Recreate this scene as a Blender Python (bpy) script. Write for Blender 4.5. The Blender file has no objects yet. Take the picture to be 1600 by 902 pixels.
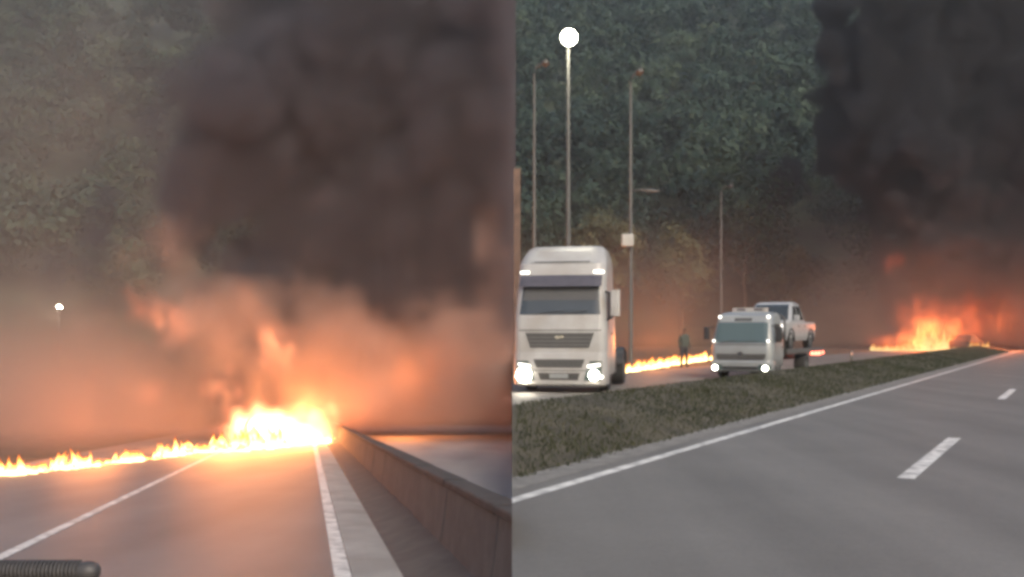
import bpy, bmesh, math, random
import numpy as np
from mathutils import Vector, Matrix, noise as mnoise
R = math.radians
random.seed(7); rng = np.random.default_rng(7)
S = bpy.context.scene
COL = S.collection

# ------------------------------------------------------------------ camera
cam_d = bpy.data.cameras.new('camera'); cam = bpy.data.objects.new('camera', cam_d); COL.objects.link(cam)
cam.location = (0, 0, 1.6); cam.rotation_euler = (R(90), 0, 0)
cam_d.sensor_width = 36; cam_d.lens = 36.0; cam_d.shift_y = 69 / 1600
cam_d.clip_start = .05; cam_d.clip_end = 3000
S.camera = cam

# ------------------------------------------------------------------ sky, sun, exposure
SUN_EL, SUN_AZ = R(34), R(160)           # low light from behind the camera
W = bpy.data.worlds.new('World'); S.world = W; W.use_nodes = True
wn = W.node_tree.nodes; wl = W.node_tree.links
sky = wn.new('ShaderNodeTexSky'); sky.sky_type = 'NISHITA'; sky.sun_disc = False
sky.sun_elevation = SUN_EL; sky.sun_rotation = SUN_AZ; sky.air_density = 1.0; sky.dust_density = 3.0
bg = wn['Background']; bg.inputs['Strength'].default_value = 0.12
wl.new(sky.outputs[0], bg.inputs['Color'])
sd = bpy.data.lights.new('sun', 'SUN'); sd.energy = 0.75; sd.angle = R(14); sd.color = (1.0, .88, .74)
sun = bpy.data.objects.new('sun', sd); COL.objects.link(sun)
sdir = Vector((math.sin(SUN_AZ) * math.cos(SUN_EL), math.cos(SUN_AZ) * math.cos(SUN_EL), math.sin(SUN_EL)))
sun.rotation_euler = sdir.to_track_quat('Z', 'Y').to_euler()
S.view_settings.view_transform = 'Standard'; S.view_settings.look = 'None'
S.view_settings.exposure = 1.0; S.view_settings.gamma = 1.0; S.view_settings.use_curve_mapping = False
cy = S.cycles
cy.use_denoising = True; cy.max_bounces = 6; cy.diffuse_bounces = 2; cy.glossy_bounces = 2
cy.transmission_bounces = 2; cy.transparent_max_bounces = 16; cy.volume_bounces = 1
cy.volume_step_rate = 3.0; cy.volume_max_steps = 64
cy.use_adaptive_sampling = True; cy.adaptive_threshold = 0.06
cy.filter_width = 3.5                     # the photograph is a soft phone video frame
cy.caustics_reflective = False; cy.caustics_refractive = False
cy.sample_clamp_indirect = 6.0

# ------------------------------------------------------------------ helpers
def nd(nt, t, **kw):
    n = nt.nodes.new(t)
    for k, v in kw.items(): setattr(n, k, v)
    return n
def mat(name, col, rough=.6, metal=0, var=.0, scale=6, emit=None, es=0, bump=0, bscale=40, alpha=None, spec=None, dirt=None, dscale=1.5):
    m = bpy.data.materials.new(name); m.use_nodes = True
    nt = m.node_tree; b = nt.nodes['Principled BSDF']
    b.inputs['Roughness'].default_value = rough; b.inputs['Metallic'].default_value = metal
    c = (*col, 1); b.inputs['Base Color'].default_value = c
    if spec is not None: b.inputs['Specular IOR Level'].default_value = spec
    tc = nd(nt, 'ShaderNodeTexCoord')
    if var > 0:
        n = nd(nt, 'ShaderNodeTexNoise'); n.inputs['Scale'].default_value = scale; n.inputs['Detail'].default_value = 6
        nt.links.new(tc.outputs['Object'], n.inputs['Vector'])
        r = nd(nt, 'ShaderNodeValToRGB'); e = r.color_ramp.elements
        e[0].position = .3; e[1].position = .7
        e[0].color = (*[x * (1 - var) for x in col], 1); e[1].color = (*[min(1, x * (1 + var)) for x in col], 1)
        nt.links.new(n.outputs['Fac'], r.inputs['Fac']); out = r.outputs['Color']
        if dirt:
            n2 = nd(nt, 'ShaderNodeTexNoise'); n2.inputs['Scale'].default_value = dscale; n2.inputs['Detail'].default_value = 8
            nt.links.new(tc.outputs['Object'], n2.inputs['Vector'])
            mr = nd(nt, 'ShaderNodeMapRange'); mr.inputs['From Min'].default_value = .46; mr.inputs['From Max'].default_value = .68
            nt.links.new(n2.outputs['Fac'], mr.inputs['Value'])
            mx = nd(nt, 'ShaderNodeMix', data_type='RGBA')
            nt.links.new(mr.outputs[0], mx.inputs['Factor']); nt.links.new(out, mx.inputs['A']); mx.inputs['B'].default_value = (*dirt, 1)
            out = mx.outputs['Result']
        nt.links.new(out, b.inputs['Base Color'])
    if bump > 0:
        n = nd(nt, 'ShaderNodeTexNoise'); n.inputs['Scale'].default_value = bscale; n.inputs['Detail'].default_value = 5
        nt.links.new(tc.outputs['Object'], n.inputs['Vector'])
        bp = nd(nt, 'ShaderNodeBump'); bp.inputs['Strength'].default_value = bump; bp.inputs['Distance'].default_value = .02
        nt.links.new(n.outputs['Fac'], bp.inputs['Height']); nt.links.new(bp.outputs[0], b.inputs['Normal'])
    if emit:
        b.inputs['Emission Color'].default_value = (*emit, 1); b.inputs['Emission Strength'].default_value = es
    return m

def tag(o, label=None, cat=None, group=None, kind=None):
    if label: o['label'] = label
    if cat: o['category'] = cat
    if group: o['group'] = group
    if kind: o['kind'] = kind
    return o
def empty(name, loc=(0, 0, 0), rz=0, label=None, cat=None, group=None):
    o = bpy.data.objects.new(name, None); COL.objects.link(o); o.location = loc; o.rotation_euler = (0, 0, rz)
    o.empty_display_size = .2
    return tag(o, label, cat, group)

class MB:
    def __init__(s): s.v = []; s.f = []
    def add(s, vs, fs):
        k = len(s.v); s.v += [tuple(v) for v in vs]; s.f += [tuple(i + k for i in f) for f in fs]; return s
    def box(s, c, d, rot=None):
        x, y, z = d[0] / 2, d[1] / 2, d[2] / 2
        vs = [Vector((a, b, e)) for a in (-x, x) for b in (-y, y) for e in (-z, z)]
        if rot is not None: vs = [rot @ v for v in vs]
        return s.add([v + Vector(c) for v in vs], [(0, 1, 3, 2), (4, 6, 7, 5), (0, 4, 5, 1), (2, 3, 7, 6), (0, 2, 6, 4), (1, 5, 7, 3)])
    def rings(s, rings, caps=True):
        n = len(rings[0]); vs = [p for r in rings for p in r]; fs = []
        for i in range(len(rings) - 1):
            for j in range(n):
                a = i * n + j; b = i * n + (j + 1) % n
                fs.append((a, b, b + n, a + n))
        if caps: fs.append(tuple(range(n - 1, -1, -1))); fs.append(tuple(range((len(rings) - 1) * n, len(rings) * n)))
        return s.add(vs, fs)
    def tube(s, pts, rad, n=10):
        pts = [Vector(p) for p in pts]; rr = rad if isinstance(rad, (list, tuple)) else [rad] * len(pts); rings = []
        for i, p in enumerate(pts):
            t = (pts[min(i + 1, len(pts) - 1)] - pts[max(i - 1, 0)]).normalized()
            u = t.cross(Vector((0, 0, 1)) if abs(t.z) < .9 else Vector((1, 0, 0))).normalized(); w = u.cross(t)
            rings.append([p + rr[i] * (math.cos(2 * math.pi * k / n) * u + math.sin(2 * math.pi * k / n) * w) for k in range(n)])
        return s.rings(rings)
    def lathe_x(s, prof, c, n=28):   # profile (x, r) turned about the x axis
        return s.rings([[Vector(c) + Vector((x, r * math.cos(2 * math.pi * k / n), r * math.sin(2 * math.pi * k / n))) for k in range(n)] for x, r in prof])
    def patch(s, fn, nu, nv, th):    # solid patch of a surface fn(u, v); th = thickness vector
        th = Vector(th)
        a = [Vector(fn(i / nu, j / nv)) for j in range(nv + 1) for i in range(nu + 1)]
        N = len(a); vs = a + [p + th for p in a]; fs = []; w = nu + 1
        for j in range(nv):
            for i in range(nu):
                q = (j * w + i, j * w + i + 1, (j + 1) * w + i + 1, (j + 1) * w + i)
                fs.append(q); fs.append(tuple(N + k for k in reversed(q)))
        edge = [i for i in range(w)] + [j * w + nu for j in range(1, nv + 1)] + [nv * w + i for i in range(nu - 1, -1, -1)] + [j * w for j in range(nv - 1, 0, -1)]
        for k in range(len(edge)):
            a0, b0 = edge[k], edge[(k + 1) % len(edge)]
            fs.append((b0, a0, a0 + N, b0 + N))
        return s.add(vs, fs)
    def build(s, name, m, parent=None, smooth=False, bevel=0, seg=2, auto=None):
        me = bpy.data.meshes.new(name); me.from_pydata([tuple(v) for v in s.v], [], s.f); me.update()
        bm = bmesh.new(); bm.from_mesh(me); bmesh.ops.recalc_face_normals(bm, faces=bm.faces)
        if bevel > 0:
            es = [e for e in bm.edges if len(e.link_faces) == 2 and e.calc_face_angle(0) > .5]
            bmesh.ops.bevel(bm, geom=es, offset=bevel, segments=seg, profile=.6, affect='EDGES', clamp_overlap=True)
        bm.to_mesh(me); bm.free()
        if smooth:
            me.polygons.foreach_set('use_smooth', [True] * len(me.polygons))
            if auto is not None: me.set_sharp_from_angle(angle=R(auto))
        me.materials.append(m)
        o = bpy.data.objects.new(name, me); COL.objects.link(o)
        if parent: o.parent = parent
        return o
def npmesh(name, V, F, m, parent=None, attrs=None, smooth=False):
    V = np.asarray(V, np.float32); F = np.asarray(F, np.int32); k = F.shape[1]
    me = bpy.data.meshes.new(name); me.vertices.add(len(V)); me.vertices.foreach_set('co', V.ravel())
    me.loops.add(F.size); me.loops.foreach_set('vertex_index', F.ravel())
    me.polygons.add(len(F)); me.polygons.foreach_set('loop_start', np.arange(0, F.size, k, dtype=np.int32))
    if smooth: me.polygons.foreach_set('use_smooth', np.ones(len(F), bool))
    me.update(calc_edges=True)
    for an, av in (attrs or {}).items():
        a = me.attributes.new(an, 'FLOAT', 'POINT'); a.data.foreach_set('value', np.asarray(av, np.float32).ravel())
    if m: me.materials.append(m)
    o = bpy.data.objects.new(name, me); COL.objects.link(o)
    if parent: o.parent = parent
    return o
def copy_tree(o, parent=None):
    c = o.copy(); COL.objects.link(c); c.parent = parent
    for ch in [x for x in bpy.data.objects if x.parent is o]: copy_tree(ch, c)
    return c

# ------------------------------------------------------------------ materials
def road_mat(name, a, b, ang, rough=.7):
    m = mat(name, a, rough); nt = m.node_tree; bs = nt.nodes['Principled BSDF']
    tc = nd(nt, 'ShaderNodeTexCoord')
    mp = nd(nt, 'ShaderNodeMapping'); mp.inputs['Rotation'].default_value = (0, 0, ang); mp.inputs['Scale'].default_value = (.8, .035, 1)
    nt.links.new(tc.outputs['Object'], mp.inputs['Vector'])
    n1 = nd(nt, 'ShaderNodeTexNoise'); n1.inputs['Scale'].default_value = 1.0; n1.inputs['Detail'].default_value = 4
    nt.links.new(mp.outputs[0], n1.inputs['Vector'])
    n2 = nd(nt, 'ShaderNodeTexNoise'); n2.inputs['Scale'].default_value = .35; n2.inputs['Detail'].default_value = 8; n2.inputs['Roughness'].default_value = .65
    nt.links.new(tc.outputs['Object'], n2.inputs['Vector'])
    n3 = nd(nt, 'ShaderNodeTexNoise'); n3.inputs['Scale'].default_value = 34; n3.inputs['Detail'].default_value = 3
    nt.links.new(tc.outputs['Object'], n3.inputs['Vector'])
    def mth(op, x, y):
        q = nd(nt, 'ShaderNodeMath', operation=op)
        for i, z in enumerate((x, y)):
            if hasattr(z, 'node'): nt.links.new(z, q.inputs[i])
            else: q.inputs[i].default_value = z
        return q.outputs[0]
    f = mth('ADD', mth('ADD', mth('MULTIPLY', n1.outputs[0], .55), mth('MULTIPLY', n2.outputs[0], .35)), mth('MULTIPLY', n3.outputs[0], .25))
    r = nd(nt, 'ShaderNodeValToRGB'); e = r.color_ramp.elements; e[0].position = .42; e[1].position = .74
    e[0].color = (*a, 1); e[1].color = (*b, 1)
    nt.links.new(f, r.inputs['Fac']); nt.links.new(r.outputs[0], bs.inputs['Base Color'])
    bp = nd(nt, 'ShaderNodeBump'); bp.inputs['Strength'].default_value = .35; bp.inputs['Distance'].default_value = .01
    nt.links.new(n3.outputs[0], bp.inputs['Height']); nt.links.new(bp.outputs[0], bs.inputs['Normal'])
    return m
YR = math.atan2(.556, 1)          # right road swings to the right of the view axis
YL = math.atan2(.2, 1)            # left road swings to the left
M = {}
M['asph_r'] = road_mat('asphalt', (.10, .092, .08), (.175, .162, .143), YR)
M['asph_l'] = road_mat('asphalt_downhill', (.115, .104, .096), (.19, .172, .158), -YL, .55)
M['paint'] = mat('road_paint', (.62, .6, .55), .6, var=.18, scale=9, dirt=(.25, .24, .22), dscale=5)
M['conc'] = mat('concrete', (.30, .275, .245), .85, var=.15, scale=2, bump=.2, bscale=25, dirt=(.22, .195, .165), dscale=.8)
M['conc_dirty'] = mat('stained_concrete', (.062, .057, .051), .92, var=.15, scale=7, bump=.35, bscale=22, dirt=(.085, .077, .068), dscale=2.2)
M['conc_cap'] = mat('blackened_concrete', (.032, .028, .025), .9, var=.4, scale=5, bump=.4)
M['earth'] = mat('verge_soil', (.06, .05, .03), .95, var=.45, scale=1.6, bump=.6, bscale=9)
M['hill'] = mat('hill_soil', (.035, .045, .025), .95, var=.4, scale=.3)
M['white'] = mat('white_paintwork', (.33, .322, .305), .36, var=.1, scale=1.5, dirt=(.27, .25, .22), dscale=1.1)
M['silver'] = mat('silver_paintwork', (.235, .245, .24), .3, metal=.15, var=.08, scale=2.0)
M['pickup'] = mat('pale_paintwork', (.30, .30, .295), .3, var=.05, scale=2)
M['black'] = mat('black_plastic', (.02, .02, .02), .5, var=.2, scale=20)
M['grey'] = mat('grey_plastic', (.05, .048, .045), .5, var=.15, scale=20)
M['slat'] = mat('grille_slat', (.11, .105, .10), .4, var=.1)
M['rubber'] = mat('rubber', (.018, .017, .016), .85, var=.3, scale=30, bump=.2)
M['steel'] = mat('galvanised_steel', (.075, .075, .07), .6, metal=0, var=.15, scale=8)
M['rust'] = mat('rusty_steel', (.10, .06, .042), .8, var=.35, scale=5, bump=.3)
M['chrome'] = mat('chrome', (.7, .7, .7), .15, metal=1)
M['glass'] = mat('dark_window_glass', (.03, .035, .035), .07, spec=.7)
M['glass2'] = mat('tinted_windscreen', (.06, .085, .08), .08, spec=.8)
M['visor'] = mat('smoked_visor', (.07, .065, .075), .25, var=.1)
M['lamp'] = mat('lit_lamp', (.8, .8, .75), .3, emit=(1, .93, .78), es=22)
M['lamp_hi'] = mat('full_beam', (.8, .8, .75), .3, emit=(1, .9, .72), es=32)
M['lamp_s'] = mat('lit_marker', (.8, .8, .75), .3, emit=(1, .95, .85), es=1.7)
M['lamp_street'] = mat('street_lamp_glow', (.9, .9, .8), .3, emit=(1, .95, .74), es=70)
M['lamp_red'] = mat('tail_lamp', (.6, .05, .03), .3, emit=(1, .2, .12), es=3)
M['lamp_pink'] = mat('warning_lamp', (.8, .4, .35), .3, emit=(1, .5, .4), es=3)
M['char'] = mat('charred_steel', (.022, .018, .015), .9, var=.5, scale=5, bump=.5, bscale=8)
M['bark'] = mat('bark', (.06, .045, .03), .95, var=.4, scale=6, bump=.5)
M['hose'] = mat('ribbed_plastic', (.05, .045, .042), .5, var=.2, scale=12)

def leaf_mat(name, dark, mid, light):
    m = bpy.data.materials.new(name); m.use_nodes = True; nt = m.node_tree; b = nt.nodes['Principled BSDF']
    at = nd(nt, 'ShaderNodeAttribute', attribute_name='tint')
    r = nd(nt, 'ShaderNodeValToRGB'); e = r.color_ramp.elements
    e[0].color = (*dark, 1); e[1].color = (*light, 1); q = e.new(.5); q.color = (*mid, 1)
    nt.links.new(at.outputs['Fac'], r.inputs['Fac']); nt.links.new(r.outputs[0], b.inputs['Base Color'])
    b.inputs['Roughness'].default_value = .65; b.inputs['Specular IOR Level'].default_value = .25
    return m
M['leaf'] = leaf_mat('foliage', (.008, .021, .014), (.024, .045, .029), (.064, .088, .048))
M['leaf_b'] = leaf_mat('olive_foliage', (.03, .035, .018), (.07, .075, .035), (.14, .12, .06))
M['grass'] = leaf_mat('dry_grass', (.024, .028, .011), (.038, .04, .017), (.062, .059, .028))

# ------------------------------------------------------------------ ground and roads
def zl(y): return -.075 * y
dR = Vector((math.sin(YR), math.cos(YR), 0)); nR = Vector((-dR.y, dR.x, 0)); PR = Vector((0, 9.66, 0))
dL = Vector((-math.sin(YL), math.cos(YL), 0)); nL = Vector((dL.y, -dL.x, 0)); PL = Vector((-1.57, 9.85, 0))
def ptR(o, s, z=0): p = PR + nR * o + dR * s; return Vector((p.x, p.y, z))
def ptL(o, s, z=0): p = PL + nL * o + dL * s; return Vector((p.x, p.y, zl(p.y) + z))
def clip(o, keep_right):
    bm = bmesh.new(); bm.from_mesh(o.data)
    bmesh.ops.bisect_plane(bm, geom=bm.verts[:] + bm.edges[:] + bm.faces[:], plane_co=(0, 0, 0), plane_no=(1, 0, 0), clear_inner=keep_right, clear_outer=not keep_right)
    bm.to_mesh(o.data); bm.free(); return o
def strip(name, m, pt, offs, s0, s1, ds, zf=lambda o, s: 0, parent=None, side=None, smooth=False):
    n = max(1, int((s1 - s0) / ds)); mb = MB(); k = len(offs)
    vs = [pt(o, s0 + (s1 - s0) * i / n, zf(o, s0 + (s1 - s0) * i / n)) for i in range(n + 1) for o in offs]
    mb.add(vs, [(i * k + j, i * k + j + 1, (i + 1) * k + j + 1, (i + 1) * k + j) for i in range(n) for j in range(k - 1)])
    o = mb.build(name, m, parent, smooth)
    me = o.data
    bm = bmesh.new(); bm.from_mesh(me)
    for f in bm.faces:
        if f.normal.z < 0: f.normal_flip()
    bm.to_mesh(me); bm.free()
    if side is not None: clip(o, side)
    return o
# ground of the upper carriageway, with the retaining face down to the lower one
mb = MB()
mb.add([(0, -30, 0), (700, -30, 0), (700, 128, 0), (0, 128, 0), (0, -30, -12), (0, 128, -12)], [(0, 1, 2, 3), (0, 3, 5, 4)])
tag(mb.build('ground_right', M['earth']), kind='structure')
mb = MB(); mb.add([(-500, -8, zl(-8)), (-.002, -8, zl(-8)), (-.002, 128, zl(128)), (-500, 128, zl(128))], [(0, 1, 2, 3)])
tag(mb.build('ground_left', M['earth']), kind='structure')

M['asph_sheen'] = road_mat('sheen_asphalt', (.22, .208, .196), (.33, .31, .295), -YL, .5)  # paler colour carries the reflected light on the road beyond the barrier
road_r = tag(strip('road_right', M['asph_r'], ptR, [-14, -7, 0, .62], -40, 190, 10, lambda o, s: .012, side=True), kind='structure')
tag(strip('road_far', M['asph_r'], ptR, [4.2, 7.5, 11], -40, 190, 10, lambda o, s: .012, side=True), kind='structure')
strip('edge_line', M['paint'], ptR, [-.075, .075], -9, 150, 6, lambda o, s: .018, parent=road_r, side=True)
sh = strip('shoulder', mat('gravelly_shoulder', (.17, .158, .138), .9, var=.25, scale=5, bump=.3), ptR, [.3, .78], -40, 150, 4, lambda o, s: .016, parent=road_r, side=True)
# lane dashes: the first two stand where the photograph shows them
oD = (Vector((4.28, 11.13, 0)) - PR).dot(nR); sD = (Vector((4.28, 11.13, 0)) - PR).dot(dR)
for i in range(-1, 8):
    s = sD + i * 15.2
    strip('lane_dash', M['paint'], ptR, [oD - .09, oD + .09], s, s + 4.9, 5, lambda o, s: .018, parent=road_r, side=True)

road_l = tag(strip('road_left', M['asph_l'], ptL, [-8.6, -4, 0.02], -16, 130, 10, lambda o, s: .012, side=False), kind='structure')
tag(strip('road_beyond_barrier', M['asph_sheen'], ptL, [1.3, 8, 16, 24], -16, 130, 10, lambda o, s: .012, side=False), kind='structure')
strip('lane_line', M['paint'], ptL, [-3.69, -3.55], -18, 130, 6, lambda o, s: .018, parent=road_l, side=False)
strip('edge_line', M['paint'], ptL, [-.14, .02], -18, 130, 6, lambda o, s: .019, parent=road_l, side=False)

# concrete median barrier of the lower road: gutter, apron, wall, cap
bar = empty('median_barrier', ptL(1.0, 0), 0, 'low stained concrete median barrier with dark cap running beside the lower road', 'barrier')
def zprof(pairs):
    d = dict(pairs); return lambda o, s: d[o]
def fix(o):
    o.matrix_parent_inverse = Matrix.Translation(-Vector(bar.location)); return o
fix(strip('gutter', M['conc'], ptL, [.02, .03, .25, .5], -18, 110, 3, zprof([(.02, .005), (.03, .03), (.25, .035), (.5, .02)]), parent=bar, side=False))
def apron_z(o, s):
    return {.5: .0, .51: .02, .62: .05, .8: .11, 1.02: .17}[o] + (.02 * mnoise.noise(Vector((o * 5, s * .8, 3))) if o > .6 else 0)
fix(strip('apron', M['conc_dirty'], ptL, [.5, .51, .62, .8, 1.02], -18, 110, .6, apron_z, parent=bar, side=False, smooth=True))
random.seed(3)
for i in range(34):                      # cast wall sections with open joints
    s0 = -8 + i * 3.0; s1 = s0 + 2.97
    mb = MB(); j = random.uniform(-.008, .008)
    prof = [(1.0 + j, .1), (1.05 + j, .4), (1.09 + j, .76), (1.27 + j, .76), (1.33 + j, .1)]
    mb.rings([[ptL(o, s, z) for o, z in prof] for s in (s0, s0 + .75, s0 + 1.5, s0 + 2.2, s1)])
    w = mb.build('wall_section', M['conc_dirty'], bar, bevel=.01, seg=1); fix(clip(w, False))
    if len(w.data.vertices) == 0: bpy.data.objects.remove(w); continue
    mb = MB(); mb.rings([[ptL(o + j, s, z + random.uniform(0, .012)) for o, z in ((1.05, .762), (1.05, .835), (1.31, .835), (1.31, .762))] for s in (s0 + .004, s0 + 1.4, s1 - .004)])
    c = mb.build('wall_cap', M['conc_cap'], bar, bevel=.012, seg=1); fix(clip(c, False))

# grass bank between the two upper carriageways
def bank(o, s):
    t = [(.62, -.01), (.8, .03), (1.5, .16), (2.4, .34), (3.2, .45), (3.8, .3), (4.3, -.01)]
    z = [b for a, b in t if abs(a - o) < 1e-6][0]
    return z + (.035 * mnoise.noise(Vector((o * 1.3, s * .35, 0))) + .02 * mnoise.noise(Vector((o * 3, s * 1.1, 5))) if .7 < o < 4.2 else 0)
tag(strip('verge', M['earth'], ptR, [.62, .8, 1.5, 2.4, 3.2, 3.8, 4.3], -16, 150, .7, bank, side=True, smooth=True), kind='structure')
def bank_z(o):
    t = [(.62, 0), (.8, .03), (1.5, .16), (2.4, .34), (3.2, .45), (3.8, .3), (4.3, 0)]
    return np.interp(o, [a for a, b in t], [b for a, b in t])
def blades(n, o, s, z, h, w, name, m):
    p = np.stack([PR.x + nR.x * o + dR.x * s, PR.y + nR.y * o + dR.y * s, z], 1)
    keep = p[:, 0] > .06; p = p[keep]; h = h[keep]; n = len(p)
    a = rng.uniform(0, 6.28, n); lean = rng.uniform(.1, .7, n) * h; la = rng.uniform(0, 6.28, n)
    dx = np.stack([np.cos(a), np.sin(a), np.zeros(n)], 1) * (w * (1 + .012 * p[:, 1:2]))
    tip = p + np.stack([np.cos(la) * lean, np.sin(la) * lean, h], 1)
    tip[:, 0] = np.maximum(tip[:, 0], .01)
    V = np.stack([p - dx, p + dx, tip], 1).reshape(-1, 3); F = np.arange(3 * n).reshape(-1, 3)
    pn = np.array([mnoise.noise(Vector((q[0] * .35, q[1] * .35, 0))) for q in p]) * .35
    t = np.clip(.3 + pn + rng.normal(0, .16, n), 0, 1)
    return npmesh(name, V, F, m, attrs={'tint': np.repeat(t, 3)})
n = 90000
s = 60 * rng.random(n) ** 1.5 * 1.6 - 8; o = rng.uniform(.62, 4.3, n)
tag(blades(n, o, s, bank_z(o) - .02, rng.uniform(.03, .10, n), .012, 'grass', M['grass']), 'short dry olive grass covering the bank between the carriageways', 'grass', kind='stuff')

# ------------------------------------------------------------------ hillside and forest
def hz(x, y):
    return (y - 118) * .56 + 6 * mnoise.noise(Vector((x * .018, y * .018, 1.7))) + 2.0 * mnoise.noise(Vector((x * .06, y * .06, 4)))
xs = np.linspace(-320, 360, 86); ys = np.linspace(92, 430, 60)
V = [(x, y, hz(x, y)) for y in ys for x in xs]; k = len(xs)
F = [(j * k + i, j * k + i + 1, (j + 1) * k + i + 1, (j + 1) * k + i) for j in range(len(ys) - 1) for i in range(k - 1)]
tag(npmesh('hillside', V, F, M['hill'], smooth=True), kind='structure')

def crown(n, rad, hgt, leaf, lumps=13, seed=0, jit=.4, tn=.08, tl=.14):
    r = np.random.default_rng(seed)
    d = r.normal(size=(lumps, 3)); d /= np.linalg.norm(d, axis=1, keepdims=True)
    c = d * r.uniform(.35, .72, (lumps, 1)); lr = r.uniform(.28, .46, lumps); lb = r.normal(0, tl, lumps)
    which = r.integers(0, lumps, n); e = r.normal(size=(n, 3)); e /= np.linalg.norm(e, axis=1, keepdims=True)
    e[:, 2] = np.where(r.random(n) < .65, np.abs(e[:, 2]), e[:, 2])
    p = c[which] + e * (lr[which] * r.uniform(.6, 1.08, n))[:, None]
    p = p * np.array([rad, rad, hgt / 2])
    nrm = e + r.normal(0, jit, (n, 3)); nrm /= np.linalg.norm(nrm, axis=1, keepdims=True)
    u = np.cross(nrm, r.normal(size=(n, 3))); u /= np.linalg.norm(u, axis=1, keepdims=True); w = np.cross(nrm, u)
    L = leaf * r.uniform(.6, 1.35, n)[:, None]
    V = np.stack([p - u * L, p - w * L * .5, p + u * L, p + w * L * .5], 1)
    t = np.clip(.45 + lb[which] + r.normal(0, tn, n), 0, 1)
    return V, t
variants = [crown(1500, 1, 2, .07, 15 + i, i, .3, .05, .16) for i in range(5)]
PV = []; PT = []
tries = 0; cnt = 0
random.seed(11)
y = 124.0
while y < 330:
    st = 7.0 + (y - 120) * .015
    x = -.60 * y
    while x < .62 * y:
        xx = x + random.uniform(-2, 2); yy = y + random.uniform(-2, 2)
        if xx < -.02 * yy and random.random() < .35: x += st; continue
        Rr = random.uniform(3.6, 6.2) * (1.3 if random.random() < .15 else 1); H = Rr * random.uniform(1.7, 2.6)
        V, t = variants[random.randrange(5)]
        a = random.uniform(0, 6.28); ca, sa = math.cos(a), math.sin(a)
        Rm = np.array([[ca, -sa, 0], [sa, ca, 0], [0, 0, 1]])
        q = (V @ Rm.T) * np.array([Rr, Rr, H / 2]) + np.array([xx, yy, hz(xx, yy) + H * .5 + random.uniform(.5, 3)])
        PV.append(q.reshape(-1, 3)); PT.append(np.repeat(np.clip(t + random.gauss(0, .2), 0, 1), 4)); cnt += 1
        x += st * random.uniform(.8, 1.2)
    y += st * .95
PV = np.concatenate(PV); PT = np.concatenate(PT)
tag(npmesh('forest', PV, np.arange(len(PV)).reshape(-1, 4), M['leaf'], attrs={'tint': PT}), 'dense dark green forest covering the hillside', 'forest', kind='stuff')
print('forest trees', cnt, 'quads', len(PV) // 4)

def tree(x, y, z, H, rad, m, seed, label, n=3800, name='tree'):
    t = empty(name, (x, y, z), 0, label, 'tree', 'trees at the foot of the hill')
    r = random.Random(seed); mb = MB()
    p = [Vector((0, 0, -.5))]
    for i in range(1, 7): p.append(Vector((r.uniform(-.2, .2) * i * .4, r.uniform(-.2, .2) * i * .4, H * .62 * i / 6)))
    mb.tube(p, [.26, .22, .19, .16, .13, .1, .06], 9)
    for i in range(7):
        b = p[3 + i % 4]; a = r.uniform(0, 6.28); L = rad * r.uniform(.5, .85)
        mb.tube([b, b + Vector((math.cos(a) * L * .5, math.sin(a) * L * .5, L * .35)), b + Vector((math.cos(a) * L, math.sin(a) * L, L * .8))], [.09, .06, .025], 6)
    mb.build('trunk', M['bark'], t, True)
    V, tt = crown(n, rad, H * .78, .26, 19, seed)
    V = V.reshape(-1, 3) + np.array([0, 0, H * .6])
    npmesh('crown', V, np.arange(len(V)).reshape(-1, 4), m, t, {'tint': np.repeat(tt, 4)})
    return t
tree(25.5, 112, 0, 25, 6.2, M['leaf'], 21, 'tall pale rounded tree left of the black smoke plume', 6000)
tree(9.8, 105, 0, 15, 4.6, M['leaf_b'], 22, 'olive brown tree behind the person and the second lamp post')
tree(17.6, 107, 0, 13, 4.2, M['leaf_b'], 23, 'low olive tree rising behind the car transporter')
tree(2.6, 108, 0, 17, 5.0, M['leaf'], 24, 'green tree behind the lit lamp post and white truck')
tree(31.5, 118, 0, 12, 3.8, M['leaf_b'], 25, 'short olive tree at the foot of the black smoke plume')

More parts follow.
